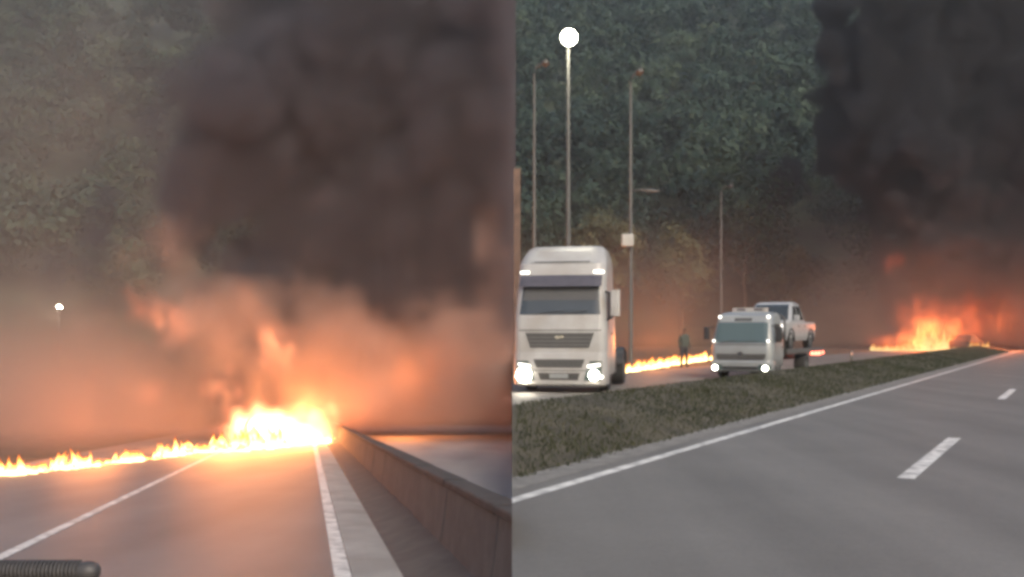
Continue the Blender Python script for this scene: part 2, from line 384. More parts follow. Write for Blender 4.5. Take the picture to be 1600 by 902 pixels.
# ------------------------------------------------------------------ street lamps
def lamp_post(x, y, z0, H, lit, label, arm=.9, head=.30, side_arm=None, box=None, pr=1.0):
    t = empty('street_lamp', (x, y, z0), 0, label, 'street lamp', 'lamp posts beside the highway')
    mb = MB(); mb.tube([(0, 0, -.05), (0, 0, H * .5), (0, 0, H - .35)], [.10 * pr, .075 * pr, .05 * pr], 12); mb.build('pole', M['steel'], t, True, auto=40)
    MB().box((0, 0, .02), (.42, .42, .04)).build('base_plate', M['steel'], t, bevel=.006)
    mb = MB(); mb.tube([(0, 0, H - .4), (arm * .15, -.05, H - .12), (arm * .55, -.15, H), (arm, -.25, H + .02)], [.06, .05, .045, .04], 8); mb.build('arm', M['steel'], t, True, auto=50)
    mb = MB()
    rings = []
    for yy, ww, hh in ((-.3, .10, .05), (-.15, .17, .09), (.15, .17, .1), (.4, .1, .08)):
        rings.append([(arm + ww * math.cos(a), -.25 - yy, H + .02 + hh * math.sin(a)) for a in [2 * math.pi * q / 12 for q in range(12)]])
    hd = mb.rings(rings).build('lamp_head', M['steel'], t, True, auto=50)
    mb = MB(); n = 16
    rx, rz, zc = (head, head, H + .1) if lit else (.13, .06, H - .07)
    mb.rings([[(arm + rx * math.sin(f) * math.cos(2 * math.pi * q / n), -.27 - (head * .7 if lit else 0) + rx * math.sin(f) * math.sin(2 * math.pi * q / n), zc + rz * math.cos(f)) for q in range(n)] for f in [1e-3] + [math.pi * k / 10 for k in range(1, 10)] + [math.pi - 1e-3]])
    mb.build('lens', M['lamp_street'] if lit else M['steel'], hd, True)
    if side_arm:
        zz, L = side_arm
        MB().tube([(0, 0, zz), (L * .5, 0, zz + .03), (L, 0, zz)], .035, 8).build('bracket_arm', M['steel'], t, True)
        MB().tube([(L * .55, 0, zz + .02), (L + .1, 0, zz - .02)], [.07, .05], 8).build('bracket_lamp', M['steel'], t, True, auto=50)
    if box:
        MB().box((-.16, -.2, box), (.5, .3, .52)).build('control_box', M['white'], t, bevel=.03)
    if lit:
        ld = bpy.data.lights.new('lamp_light', 'POINT'); ld.energy = 160; ld.color = (1, .93, .72); ld.shadow_soft_size = .3
        lo = bpy.data.objects.new('lamp_light', ld); COL.objects.link(lo); lo.parent = t; lo.location = (arm, -1.1, H - .4)
    return t
lamp_post(1.98, 36, 0, 11.75, True, 'lit street lamp on tall pole rising behind the white truck', arm=0, head=.27)
lamp_post(5.1, 44, 0, 12.7, False, 'unlit lamp post with a side bracket and a white box near the truck mirror', arm=.35, side_arm=(7.7, 1.15), box=3.95 + 1.6)
lamp_post(1.0, 46, 0, 13.6, False, 'thin faint unlit pole left of the lit street lamp', arm=.5)
lamp_post(14.9, 73, 0, 12.0, False, 'distant faint unlit lamp post beyond the car transporter', arm=.6)
lamp_post(-31.2, 70.5, zl(70.5), 8.5, True, 'distant lit street lamp in the smoke at the left side', arm=.2, head=.17, pr=.6)
MB().box((0, 0, 4), (.26, .2, 8.0)).box((0, 0, .02), (.5, .4, .04)).build('rusty_post', M['rust'], None, bevel=.01)
bp_ = bpy.data.objects['rusty_post']; bp_.location = (.2, 40, 0); tag(bp_, 'rust brown square post behind the left edge of the white truck', 'post')

# ------------------------------------------------------------------ vehicles
def wheel(parent, c, r, w, out):
    t = MB(); prof = [(-w / 2, r * .62), (-w / 2, r * .9), (-w * .38, r), (w * .38, r), (w / 2, r * .9), (w / 2, r * .62)]
    wh = MB().lathe_x([(x * .9, rr * .2) for x, rr in ((-w / 2, r), (w / 2, r))], c, 16).build('wheel', M['steel'], parent, True, auto=40)
    MB().lathe_x(prof + [prof[0]], c).build('tyre', M['rubber'], wh, True, auto=40)
    q = out
    MB().lathe_x([(q * w * .1, r * .1), (q * w * .42, r * .2), (q * w * .38, r * .45), (q * w * .47, r * .6), (q * w * .3, r * .63), (-q * w * .3, r * .63), (-q * w * .3, r * .1)], c).build('rim', M['steel'], wh, True, auto=40)
    return wh
def rrect(hw, y0, y1, r, z, n=6):
    pts = []
    for cx, cy_, a0 in ((hw - r, y0 + r, -90), (hw - r, y1 - r, 0), (-hw + r, y1 - r, 90), (-hw + r, y0 + r, 180)):
        for k in range(n + 1):
            a = R(a0 + 90 * k / n); pts.append(Vector((cx + r * math.cos(a), cy_ + r * math.sin(a), z)))
    return pts
class Shell:     # body made of stacked rounded sections (z, half width, y front, y back, corner radius)
    def __init__(s, secs): s.s = secs
    def at(s, z):
        zs = [q[0] for q in s.s]
        return [float(np.interp(z, zs, [q[i] for q in s.s])) for i in range(1, 5)]
    def mesh(s): return MB().rings([rrect(hw, y0, y1, r, z) for z, hw, y0, y1, r in s.s])
    def front(s, x, z, off=.0):
        hw, y0, y1, r = s.at(z); ax = min(abs(x), hw - .001)
        y = y0 if ax <= hw - r else y0 + r - math.sqrt(max(0, r * r - (ax - hw + r) ** 2))
        return Vector((x, y - off, z))
    def sidep(s, q, y, z, off=0):
        hw, y0, y1, r = s.at(z); return Vector((q * (hw + off), y, z))
    def fpatch(s, x0, x1, z0, z1, off, th, tx0=None, tx1=None, nu=12, nv=4):   # x range at the bottom, tx at the top
        tx0 = x0 if tx0 is None else tx0; tx1 = x1 if tx1 is None else tx1
        def fn(u, v):
            z = z0 + (z1 - z0) * v; a = x0 + (tx0 - x0) * v; b = x1 + (tx1 - x1) * v
            return s.front(a + (b - a) * u, z, off)
        return MB().patch(fn, nu, nv, (0, th, 0))
    def spatch(s, q, y0, y1, z0, z1, off, th, ty0=None, ty1=None, nu=4, nv=4):
        ty0 = y0 if ty0 is None else ty0; ty1 = y1 if ty1 is None else ty1
        def fn(u, v):
            z = z0 + (z1 - z0) * v; a = y0 + (ty0 - y0) * v; b = y1 + (ty1 - y1) * v
            return s.sidep(q, a + (b - a) * u, z, off)
        return MB().patch(fn, nu, nv, (-q * th, 0, 0))
def disc(c, r, th, n=20):
    return MB().rings([[Vector(c) + Vector((rr * math.cos(2 * math.pi * k / n), y, rr * math.sin(2 * math.pi * k / n))) for k in range(n)] for y, rr in ((-th, r * .8), (-th * .6, r), (th, r))])

# --- white tractor unit
T = empty('truck', (1.25, 27.0, .02), R(-12), 'tall white cab-over truck with headlights on, filling the left of the upper road', 'truck')
cs = Shell([(.42, 1.18, .10, 2.3, .16), (.5, 1.225, .02, 2.3, .18), (.9, 1.24, .0, 2.3, .2), (1.6, 1.24, .01, 2.3, .22), (2.02, 1.235, .04, 2.3, .24),
            (2.3, 1.225, .11, 2.3, .26), (2.82, 1.2, .25, 2.3, .28), (3.1, 1.19, .29, 2.3, .28), (3.42, 1.18, .38, 2.3, .28), (3.6, 1.15, .62, 2.3, .28), (3.86, 1.06, 1.0, 2.28, .28), (3.95, .96, 1.2, 2.2, .3)])
cs.mesh().build('cab', M['white'], T, True, auto=28)
ws = cs.fpatch(-1.08, 1.08, 2.06, 2.8, .012, .03, -1.02, 1.02, 20, 5).build('windshield', M['glass'], T, True, auto=40)
cs.fpatch(-1.0, 1.0, 2.44, 2.76, .02, .006, -.97, .97, 16, 3).build('glass_reflection', M['grey'], ws, True, auto=40)  # lighter upper band: reflection on the glass put in as a grey patch
for x in (-.55, .1):
    MB().tube([cs.front(x, 2.08, .035), cs.front(x + .62, 2.16, .035)], .014, 6).build('wiper', M['black'], ws)
def visf(u, v):
    x = -1.1 + 2.2 * u; z = 2.80 + .30 * v; return cs.front(x, z, .20 - .15 * v)
MB().patch(visf, 18, 2, (0, .02, .012)).build('sun_visor', M['visor'], T, True, auto=40)
rd = cs.fpatch(-.62, .70, 3.5, 3.84, .0, .05, -.5, .58, 12, 3)
cs.fpatch(-.82, .82, 3.46, 3.9, .03, .06, -.7, .7, 12, 4).build('roof_deflector', M['white'], T, True, auto=40)
cs.fpatch(-.75, .75, 3.46, 3.49, .036, .03, nu=10, nv=1).build('deflector_seam', M['grey'], T)
for x in (-1.0, .0, 1.0):
    if x: cs.fpatch(x - .13, x + .13, 3.16, 3.23, .04, .05, nu=6, nv=2).build('marker_lamp', M['lamp_s'], T, bevel=.006)
# upper grille
g = cs.fpatch(-.78, .78, 1.18, 1.58, .012, .05, -.92, .92, 14, 3).build('grille', M['grey'], T, True, auto=40)
for i in range(4):
    z = 1.24 + i * .1; w = .78 + .14 * (z - 1.18) / .4 - .04
    cs.fpatch(-w, w, z, z + .035, .035, .03, nu=14, nv=1).build('slat', M['slat'], g)
hw_b = Vector(cs.front(0, 1.46, .05))
em = MB(); em.rings([[hw_b + Vector((a * .14, y, b * .055)) for a, b in ((-1, 0), (-.5, .8), (.1, .5), (.6, 1), (1, .3), (.7, -.6), (.2, -.3), (-.4, -1))] for y in (0, .02)])
em.build('emblem', M['chrome'], g)
cs.fpatch(-1.1, 1.1, 1.63, 1.655, .008, .03, nu=16, nv=1).build('panel_gap', M['grey'], T)
# bumper
bs = Shell([(.16, 1.16, .04, .9, .2), (.22, 1.24, -.05, .9, .24), (.5, 1.25, -.09, .9, .26), (.9, 1.25, -.08, .9, .26), (1.06, 1.245, -.045, .9, .24)])
bu = bs.mesh().build('bumper', M['white'], T, True, auto=28)
for z0, z1, w0, w1 in ((.66, .88, .60, .68), (.34, .52, .5, .56)):
    lg = bs.fpatch(-w0, w0, z0, z1, .012, .04, -w1, w1, 10, 2).build('lower_grille', M['grey'], bu)
bs.fpatch(-1.1, 1.1, .575, .595, .008, .03, nu=16, nv=1).build('bumper_gap', M['grey'], bu)
MB().box((0, -.115, .44), (.5, .015, .12)).build('licence_plate', M['silver'], bu, bevel=.004)
for q in (-1, 1):
    hl = bs.fpatch(q * .66, q * 1.12, .33, .84, .015, .05, q * .82, q * 1.13, 8, 4).build('headlight', M['glass2'], T, True, auto=40)
    MB().patch(lambda u, v: bs.front(q * (.76 + .33 * u), .66 + .07 * v + .05 * u, .03), 6, 1, (0, .02, 0)).build('daylight_strip', M['lamp_s'], hl)
    c = bs.front(q * .93, .47, .03); disc(c, .19 if q < 0 else .13, .03).build('main_beam', M['lamp_hi'] if q < 0 else M['lamp'], hl, True, auto=50)
    c = bs.front(q * 1.12, .42, .03); disc(c, .05, .02).build('indicator', M['lamp_s'], hl, True, auto=50)
    dr = cs.spatch(q, .32, 1.35, .95, 2.75, .006, .02, .42, 1.35, 6, 6).build('door', M['white'], T, True, auto=40)
    cs.spatch(q, .40, 1.28, 1.95, 2.68, .014, .01, .50, 1.28, 5, 5).build('door_window', M['glass'], dr, True, auto=40)
    MB().box((q * 1.262, 1.2, 1.55), (.02, .2, .05)).build('handle', M['black'], dr, bevel=.006)
    # mirrors: the far one is folded back against the cab
    mx = q * (1.46 if q > 0 else 1.19); my = .12 if q > 0 else -.02
    if q > 0:
        mr = MB().rings([rrect(.13, -.1, .12, .06, z) for z in (2.02, 2.06, 2.64, 2.7)]).build('mirror', M['white'], T, True, auto=40); mr.location = (mx, my, 0)
        MB().box((0, .125, 2.36), (.2, .012, .5)).build('mirror_glass', M['chrome'], mr)
        MB().tube([(-.1, .05, 2.62), (-.28, .22, 2.66)], .025, 8).build('mirror_arm', M['black'], mr)
        MB().tube([(-.06, .05, 2.02), (-.24, .15, 1.9)], .03, 8).build('mirror_bracket', M['black'], mr)
    st = MB().box((q * 1.15, .85, .38), (.2, .6, .04)).box((q * 1.15, .85, .72), (.16, .55, .04)).build('step', M['grey'], T, bevel=.01)
# chassis, wheels, fifth wheel
ch = MB()
for q in (-1, 1): ch.box((q * .42, 3.3, .78), (.09, 5.4, .26))
for y in (1.2, 2.8, 4.2, 5.6): ch.box((0, y, .78), (.75, .12, .2))
ch.build('chassis', M['black'], T)
for q in (-1, 1):
    MB().rings([rrect(.28, 2.55, 3.5, .1, z) for z in (.42, .46, .95, 1.0)]).build('fuel_tank', M['steel'], T, True, auto=40).location = (q * .85, 0, 0)
    wheel(T, (q * 1.02, 1.45, .52), .52, .3, q); wheel(T, (q * .96, 4.9, .52), .52, .52, q)
    mb = MB(); mb.rings([[(q * .96 + dx, 4.9 + .62 * math.cos(a), .52 + .62 * math.sin(a)) for dx, rr in ((-.28, 0), (.28, 0))] + [(q * .96 + dx, 4.9 + .59 * math.cos(a), .52 + .59 * math.sin(a)) for dx in (.28, -.28)] for a in [R(10 + 160 * k / 10) for k in range(11)]])
    mb.build('mudguard', M['black'], T, True, auto=40)
disc((0, 0, 0), .5, .05).build('fifth_wheel', M['black'], T, True, auto=50).matrix_local = Matrix.Translation((0, 4.7, 1.0)) @ Matrix.Rotation(R(90), 4, 'X')

# --- silver flatbed car transporter
U = empty('car_transporter', (7.72, 34.6, .02), R(-29), 'silver flatbed car transporter with lit marker lamps behind the grass bank', 'truck')
us = Shell([(.42, 1.0, .16, 1.75, .16), (.52, 1.05, .04, 1.75, .2), (.9, 1.06, .02, 1.75, .22), (1.2, 1.06, .04, 1.75, .24), (1.5, 1.03, .13, 1.75, .24), (1.95, .97, .30, 1.75, .24), (2.15, .94, .42, 1.73, .24), (2.26, .86, .62, 1.66, .24), (2.3, .7, .8, 1.5, .24)])
us.mesh().build('cab', M['silver'], U, True, auto=28)
w2 = us.fpatch(-.93, .93, 1.24, 1.93, .012, .03, -.86, .86, 18, 5).build('windshield', M['glass2'], U, True, auto=40)
for x in (-.7, .0): MB().tube([us.front(x, 1.26, .03), us.front(x + .55, 1.31, .03)], .014, 6).build('wiper', M['black'], w2)
us.fpatch(-.3, .3, 1.97, 2.08, .012, .03, nu=8, nv=1).build('roof_plate', M['grey'], U)
gr = us.fpatch(-.8, .8, .66, .86, .014, .04, -.85, .85, 14, 2).build('grille', M['grey'], U)
for i in range(3): us.fpatch(-.78, .78, .68 + .06 * i, .705 + .06 * i, .03, .03, nu=12, nv=1).build('slat', M['slat'], gr)
MB().rings([[us.front(0, .86, .05) + Vector((a * .1, y, b * .08)) for a, b in ((-1, .6), (0, 1), (1, .6), (.7, -.5), (0, -1), (-.7, -.5))] for y in (0, .02)]).build('emblem', M['chrome'], gr)
us.fpatch(-1.0, 1.0, 1.16, 1.19, .008, .03, nu=14, nv=1).build('panel_gap', M['grey'], U)
ubs = Shell([(.26, .98, .02, .6, .18), (.32, 1.06, -.06, .6, .22), (.58, 1.07, -.08, .6, .22), (.64, 1.05, -.05, .6, .2)])
ub = ubs.mesh().build('bumper', M['silver'], U, True, auto=28)
ubs.fpatch(-.6, .6, .34, .44, .012, .04, nu=10, nv=1).build('air_intake', M['black'], ub)
lb = MB().rings([rrect(.62, -.08, .08, .06, z) for z in (2.3, 2.33, 2.41, 2.44)]).build('roof_beacon_bar', M['white'], U, True, auto=40); lb.location = (.05, 1.0, 0)
MB().box((-.3, 0, 2.375), (.3, .18, .07)).build('beacon_lens', M['visor'], lb, bevel=.01); MB().box((.3, 0, 2.375), (.3, .18, .07)).build('beacon_lens', M['visor'], lb, bevel=.01)
for q in (-1, 1):
    disc(us.front(q * .84, 2.12, .03), .05, .03).build('marker_lamp', M['lamp_s'], U, True, auto=50)
    hl = ubs.fpatch(q * .62, q * 1.03, .30, .5, .014, .05, nu=8, nv=3).build('headlight', M['glass2'], U, True, auto=40)
    disc(ubs.front(q * .86, .39, .03), .075, .03).build('main_beam', M['lamp'], hl, True, auto=50)
    dr = us.spatch(q, .36, 1.45, .7, 1.95, .006, .02, .50, 1.45, 6, 6).build('door', M['silver'], U, True, auto=40)
    us.spatch(q, .48, 1.36, 1.25, 1.88, .013, .01, .58, 1.36, 5, 5).build('door_window', M['glass'], dr, True, auto=40)
    MB().box((q * 1.075, 1.33, 1.08), (.02, .16, .04)).build('handle', M['black'], dr, bevel=.006)
    mr = MB().rings([rrect(.1, -.06, .08, .04, z) for z in (1.35, 1.38, 1.74, 1.78)]).build('mirror', M['black'], U, True, auto=40); mr.location = (q * 1.26, .22, 0)
    MB().tube([(-q * .06, .02, 1.74), (-q * .3, .14, 1.82)], .018, 6).build('mirror_arm', M['black'], mr)
    disc(us.front(q * .93, 1.3, .10), .04, .03).build('mirror_glint', M['lamp_s'], U, True, auto=50)  # glowing disc stands in for a reflection at the windshield corner
    wheel(U, (q * .9, 1.0, .4), .4, .24, q); wheel(U, (q * .86, 5.0, .4), .4, .4, q)
ch = MB()
for q in (-1, 1): ch.box((q * .4, 4.0, .68), (.08, 5.4, .2))
ch.build('chassis', M['black'], U)
bed = MB(); bed.box((0, 4.75, .86), (2.2, 5.7, .1)); bd = bed.build('flatbed', M['grey'], U, bevel=.01)
for q in (-1, 1):
    MB().box((q * 1.07, 4.75, .93), (.07, 5.7, .16)).build('side_rail', M['steel'], bd, bevel=.01)
for y in (2.9, 3.4, 3.9, 4.4, 4.9, 5.4, 5.9, 6.4, 6.9): MB().box((0, y, .917), (1.9, .06, .012)).build('deck_rib', M['steel'], bd)
hb = MB(); hb.tube([(-1.0, 1.93, .9), (-1.0, 1.93, 2.1), (-.85, 1.93, 2.2), (.85, 1.93, 2.2), (1.0, 1.93, 2.1), (1.0, 1.93, .9)], .045, 8); hb.build('headboard_frame', M['grey'], U, True)
for i in range(4):
    MB().box((1.125, 5.6 + i * .62, .80), (.04, .2, .12)).build('tail_lamp', M['lamp_red'], U, bevel=.01)
for q in (-1, 1): MB().box((q * .8, 7.63, .76), (.4, .05, .14)).build('tail_lamp', M['lamp_red'], U, bevel=.01)

# --- pale double cab pickup riding on the flatbed
bx = Matrix.Translation((7.72, 34.6, 0)) @ Matrix.Rotation(R(-29), 4, 'Z')
pl_ = bx @ Vector((0.02, 2.25, .945))
K = empty('pickup', pl_, R(-29), 'pale double cab pickup carried on the car transporter', 'pickup')
ks = Shell([(.36, .84, .10, 4.95, .2), (.5, .89, .0, 5.0, .26), (.8, .91, .02, 5.0, .28), (1.0, .90, .08, 5.0, .28), (1.06, .86, .2, 4.97, .26)])
ks.mesh().build('body', M['pickup'], K, True, auto=30)
gs = Shell([(1.04, .86, 1.02, 3.35, .12), (1.1, .85, 1.1, 3.33, .14), (1.55, .74, 1.62, 3.2, .18), (1.74, .68, 1.86, 3.12, .2), (1.8, .58, 2.05, 2.98, .2)])
gs.mesh().build('cabin', M['pickup'], K, True, auto=30)
gs.fpatch(-.74, .74, 1.12, 1.7, .012, .03, -.6, .6, 14, 5).build('windshield', M['glass'], K, True, auto=40)
for q in (-1, 1):
    a = ks.spatch(q, 1.15, 2.15, .5, 1.02, .006, .02).build('door', M['pickup'], K, True, auto=40)
    gs.spatch(q, 1.32, 2.18, 1.12, 1.64, .012, .02, 1.86, 2.18).build('door_window', M['glass'], a, True, auto=40)
    b = ks.spatch(q, 2.2, 3.15, .5, 1.02, .006, .02).build('door', M['pickup'], K, True, auto=40)
    gs.spatch(q, 2.28, 3.02, 1.12, 1.64, .012, .02, 2.28, 2.9).build('door_window', M['glass'], b, True, auto=40)
    for dd, yy in ((a, 2.0), (b, 3.0)): MB().box((q * .925, yy, .9), (.02, .16, .04)).build('handle', M['black'], dd, bevel=.005)
    for yy in (.95, 4.0):
        wheel(K, (q * .78, yy, .37), .37, .24, q)
        mb = MB(); mb.rings([[(q * .9 + dx, yy + rr * math.cos(t), .37 + rr * math.sin(t)) for dx, rr in ((-.05, .46), (.03, .46), (.03, .40), (-.05, .40))] for t in [R(-5 + 190 * k / 12) for k in range(13)]]); mb.build('wheel_arch', M['black'], K, True, auto=40)
    ks.fpatch(q * .52, q * .86, .72, .92, .012, .04, nu=6, nv=2).build('headlight', M['chrome'], K, True, auto=40)
    mr = MB().rings([rrect(.1, -.05, .05, .03, z) for z in (1.1, 1.12, 1.27, 1.3)]).build('mirror', M['pickup'], K, True, auto=40); mr.location = (q * 1.0, 1.35, 0)
ks.fpatch(-.46, .46, .66, .92, .012, .04, nu=10, nv=2).build('grille', M['black'], K)
MB().rings([rrect(.9, -.07, .3, .14, z) for z in (.36, .4, .58, .62)]).build('bumper', M['grey'], K, True, auto=40)
MB().box((0, 4.15, 1.064), (1.5, 1.5, .03)).build('cargo_cover', M['black'], K, bevel=.008)

# --- burnt wreck inside the fire on the right
Q = empty('burnt_wreck', (38.6, 88.5, .0), R(-40), 'charred low vehicle wreck at the right end of the roadside fire', 'wreck')
qs = Shell([(.3, .85, .0, 4.2, .25), (.5, .9, -.02, 4.25, .3), (.85, .88, .05, 4.2, .3), (.95, .8, .2, 4.1, .3)])
qm = qs.mesh(); qo = qm.build('body', M['char'], Q, True, auto=40)
qg = Shell([(.93, .78, 1.0, 3.6, .2), (1.2, .68, 1.35, 3.2, .2), (1.42, .58, 1.7, 2.9, .2)]).mesh().build('roof', M['char'], Q, True, auto=40)
for q in (-1, 1):
    for yy in (.8, 3.4): wheel(Q, (q * .78, yy, .3), .3, .2, q)

# --- distant items
P = empty('marker_post', (0, 0, 0), 0, 'short pale marker post standing on the grass bank', 'marker post')
P.location = ptR(3.0, 36, .38); P.location = (14.1, 42.5, .36)
MB().rings([[(a * w, b * w * .6, z) for a, b in ((-1, -1), (1, -1), (1, 1), (-1, 1))] for z, w in ((-.3, .06), (.42, .05), (.5, .03))]).build('post', M['steel'], P)
MB().box((0, -.04, .36), (.07, .01, .09)).build('reflector', mat('reflector', (.7, .35, .25), .3), P)
B = empty('warning_beacon', (-.55, 92, zl(92)), 0, 'small glowing pink warning lamp on a post at far right of the lower road', 'warning lamp')
MB().tube([(0, 0, -.05), (0, 0, 2.1)], .05, 8).build('post', M['steel'], B, True)
disc((0, 0, 2.35), .42, .06).build('lamp', M['lamp_pink'], B, True, auto=50)

# --- ribbed hose lying on the lower road
Hs = empty('ribbed_hose', (-4.6, 9.55, zl(9.55)), 0, 'dark ribbed hose lying across the bottom left corner of the lower road', 'hose')
mb = MB(); prof = []
for i in range(60):
    x = -1.6 + i * .036; prof += [(x, .085), (x + .006, .104), (x + .022, .104), (x + .028, .085)]
mb.lathe_x([(-1.6, .05)] + prof + [(prof[-1][0] + .02, .085), (prof[-1][0] + .06, .096), (prof[-1][0] + .11, .092), (prof[-1][0] + .15, .076), (prof[-1][0] + .175, .05), (prof[-1][0] + .185, .02)], (0, 0, .1), 24)
ho = mb.build('tube', M['hose'], Hs, True, auto=35)
Hs.location = (-4.56, 9.5, zl(9.5) + .0)

# --- person standing by the fire line
def person(loc, rz, label):
    verts = {}; edges = []; rad = []
    pts = [('pel', 0, 0, .95, .15, .11), ('bel', 0, .0, 1.12, .15, .105), ('che', 0, .0, 1.33, .185, .12), ('nk0', 0, 0, 1.47, .08, .08), ('nk1', 0, -.01, 1.54, .055, .06), ('hd0', 0, -.02, 1.62, .075, .09), ('hd1', 0, -.01, 1.70, .078, .095), ('hd2', 0, 0, 1.755, .05, .06)]
    E = [('pel', 'bel'), ('bel', 'che'), ('che', 'nk0'), ('nk0', 'nk1'), ('nk1', 'hd0'), ('hd0', 'hd1'), ('hd1', 'hd2')]
    for q, n_ in ((-1, 'l'), (1, 'r')):
        pts += [('hip' + n_, q * .10, 0, .88, .095, .1), ('kne' + n_, q * .13, -.02, .49, .062, .068), ('ank' + n_, q * .15, .03, .09, .045, .05), ('toe' + n_, q * .17, -.13, .04, .045, .035),
                ('sho' + n_, q * .19, 0, 1.41, .075, .075), ('elb' + n_, q * .27, .03, 1.13, .05, .05), ('wri' + n_, q * .27, -.08, .90, .034, .034), ('pal' + n_, q * .27, -.10, .83, .035, .022)]
        E += [('pel', 'hip' + n_), ('hip' + n_, 'kne' + n_), ('kne' + n_, 'ank' + n_), ('ank' + n_, 'toe' + n_), ('che', 'sho' + n_), ('sho' + n_, 'elb' + n_), ('elb' + n_, 'wri' + n_), ('wri' + n_, 'pal' + n_)]
        for f in range(4):
            y0 = -.135 + f * .022; L = (.06, .075, .07, .055)[f]
            pts += [('f%d' % f + n_, q * .268, y0, .79, .0095, .0095), ('g%d' % f + n_, q * .255, y0 - .005, .79 - L, .008, .008)]
            E += [('pal' + n_, 'f%d' % f + n_), ('f%d' % f + n_, 'g%d' % f + n_)]
        pts += [('t0' + n_, q * .25, -.14, .82, .011, .011), ('t1' + n_, q * .24, -.165, .785, .009, .009)]; E += [('pal' + n_, 't0' + n_), ('t0' + n_, 't1' + n_)]
    ix = {p[0]: i for i, p in enumerate(pts)}
    me = bpy.data.meshes.new('person'); me.from_pydata([p[1:4] for p in pts], [(ix[a], ix[b]) for a, b in E], [])
    o = bpy.data.objects.new('person', me); COL.objects.link(o)
    o.modifiers.new('skin', 'SKIN'); sv = me.skin_vertices[0].data
    for i, p in enumerate(pts): sv[i].radius = [q * (1.22 if max(p[4:6]) > .045 and 'hd' not in p[0] else 1.0) for q in p[4:6]]; sv[i].use_root = (p[0] == 'pel')
    sm = o.modifiers.new('sub', 'SUBSURF'); sm.levels = 1; sm.render_levels = 2
    m = mat('clothes_and_skin', (.05, .05, .045), .85); nt = m.node_tree
    tc = nd(nt, 'ShaderNodeTexCoord'); sx = nd(nt, 'ShaderNodeSeparateXYZ'); nt.links.new(tc.outputs['Object'], sx.inputs[0])
    mr = nd(nt, 'ShaderNodeMapRange'); mr.inputs['From Max'].default_value = 1.8; nt.links.new(sx.outputs['Z'], mr.inputs['Value'])
    r = nd(nt, 'ShaderNodeValToRGB'); r.color_ramp.interpolation = 'CONSTANT'; e = r.color_ramp.elements
    e[0].color = (.02, .018, .016, 1); e[1].position = .05; e[1].color = (.04, .035, .035, 1)
    for ps, c in ((.52, (.06, .065, .05)), (.845, (.11, .065, .048)), (.93, (.015, .012, .01))): q = e.new(ps); q.color = (*c, 1)
    nt.links.new(mr.outputs[0], r.inputs[0]); nt.links.new(r.outputs[0], nt.nodes['Principled BSDF'].inputs['Base Color'])
    me.materials.append(m); o.location = loc; o.rotation_euler = (0, 0, rz)
    return tag(o, label, 'person')
person((7.8, 46.4, .02), R(25), 'person in dark clothes standing by the fire line left of the transporter')

# ------------------------------------------------------------------ flames
def flame_mat(name, s0, s1):
    m = bpy.data.materials.new(name); m.use_nodes = True; nt = m.node_tree; nt.nodes.clear()
    out = nd(nt, 'ShaderNodeOutputMaterial'); em = nd(nt, 'ShaderNodeEmission'); tr = nd(nt, 'ShaderNodeBsdfTransparent'); mx = nd(nt, 'ShaderNodeMixShader')
    at = nd(nt, 'ShaderNodeAttribute', attribute_name='flame_t')
    r = nd(nt, 'ShaderNodeValToRGB'); e = r.color_ramp.elements
    e[0].color = (1, .12, .015, 1); e[1].color = (1, .72, .30, 1)
    for ps, c in ((.3, (1, .26, .04)), (.6, (1, .5, .13))): q = e.new(ps); q.color = (*c, 1)
    st = nd(nt, 'ShaderNodeMapRange'); st.inputs['To Min'].default_value = s0; st.inputs['To Max'].default_value = s1
    nt.links.new(at.outputs['Fac'], r.inputs[0]); nt.links.new(at.outputs['Fac'], st.inputs['Value'])
    nt.links.new(r.outputs[0], em.inputs['Color']); nt.links.new(st.outputs[0], em.inputs['Strength'])
    al = nd(nt, 'ShaderNodeMapRange'); al.inputs['To Min'].default_value = .12; al.inputs['To Max'].default_value = .9; al.inputs['From Max'].default_value = .7
    nt.links.new(at.outputs['Fac'], al.inputs['Value'])
    nt.links.new(al.outputs[0], mx.inputs[0]); nt.links.new(tr.outputs[0], mx.inputs[1]); nt.links.new(em.outputs[0], mx.inputs[2]); nt.links.new(mx.outputs[0], out.inputs['Surface'])
    return m
M['fire'] = flame_mat('flame', .8, 4.0)
M['fire_red'] = flame_mat('red_flame', .35, .8)
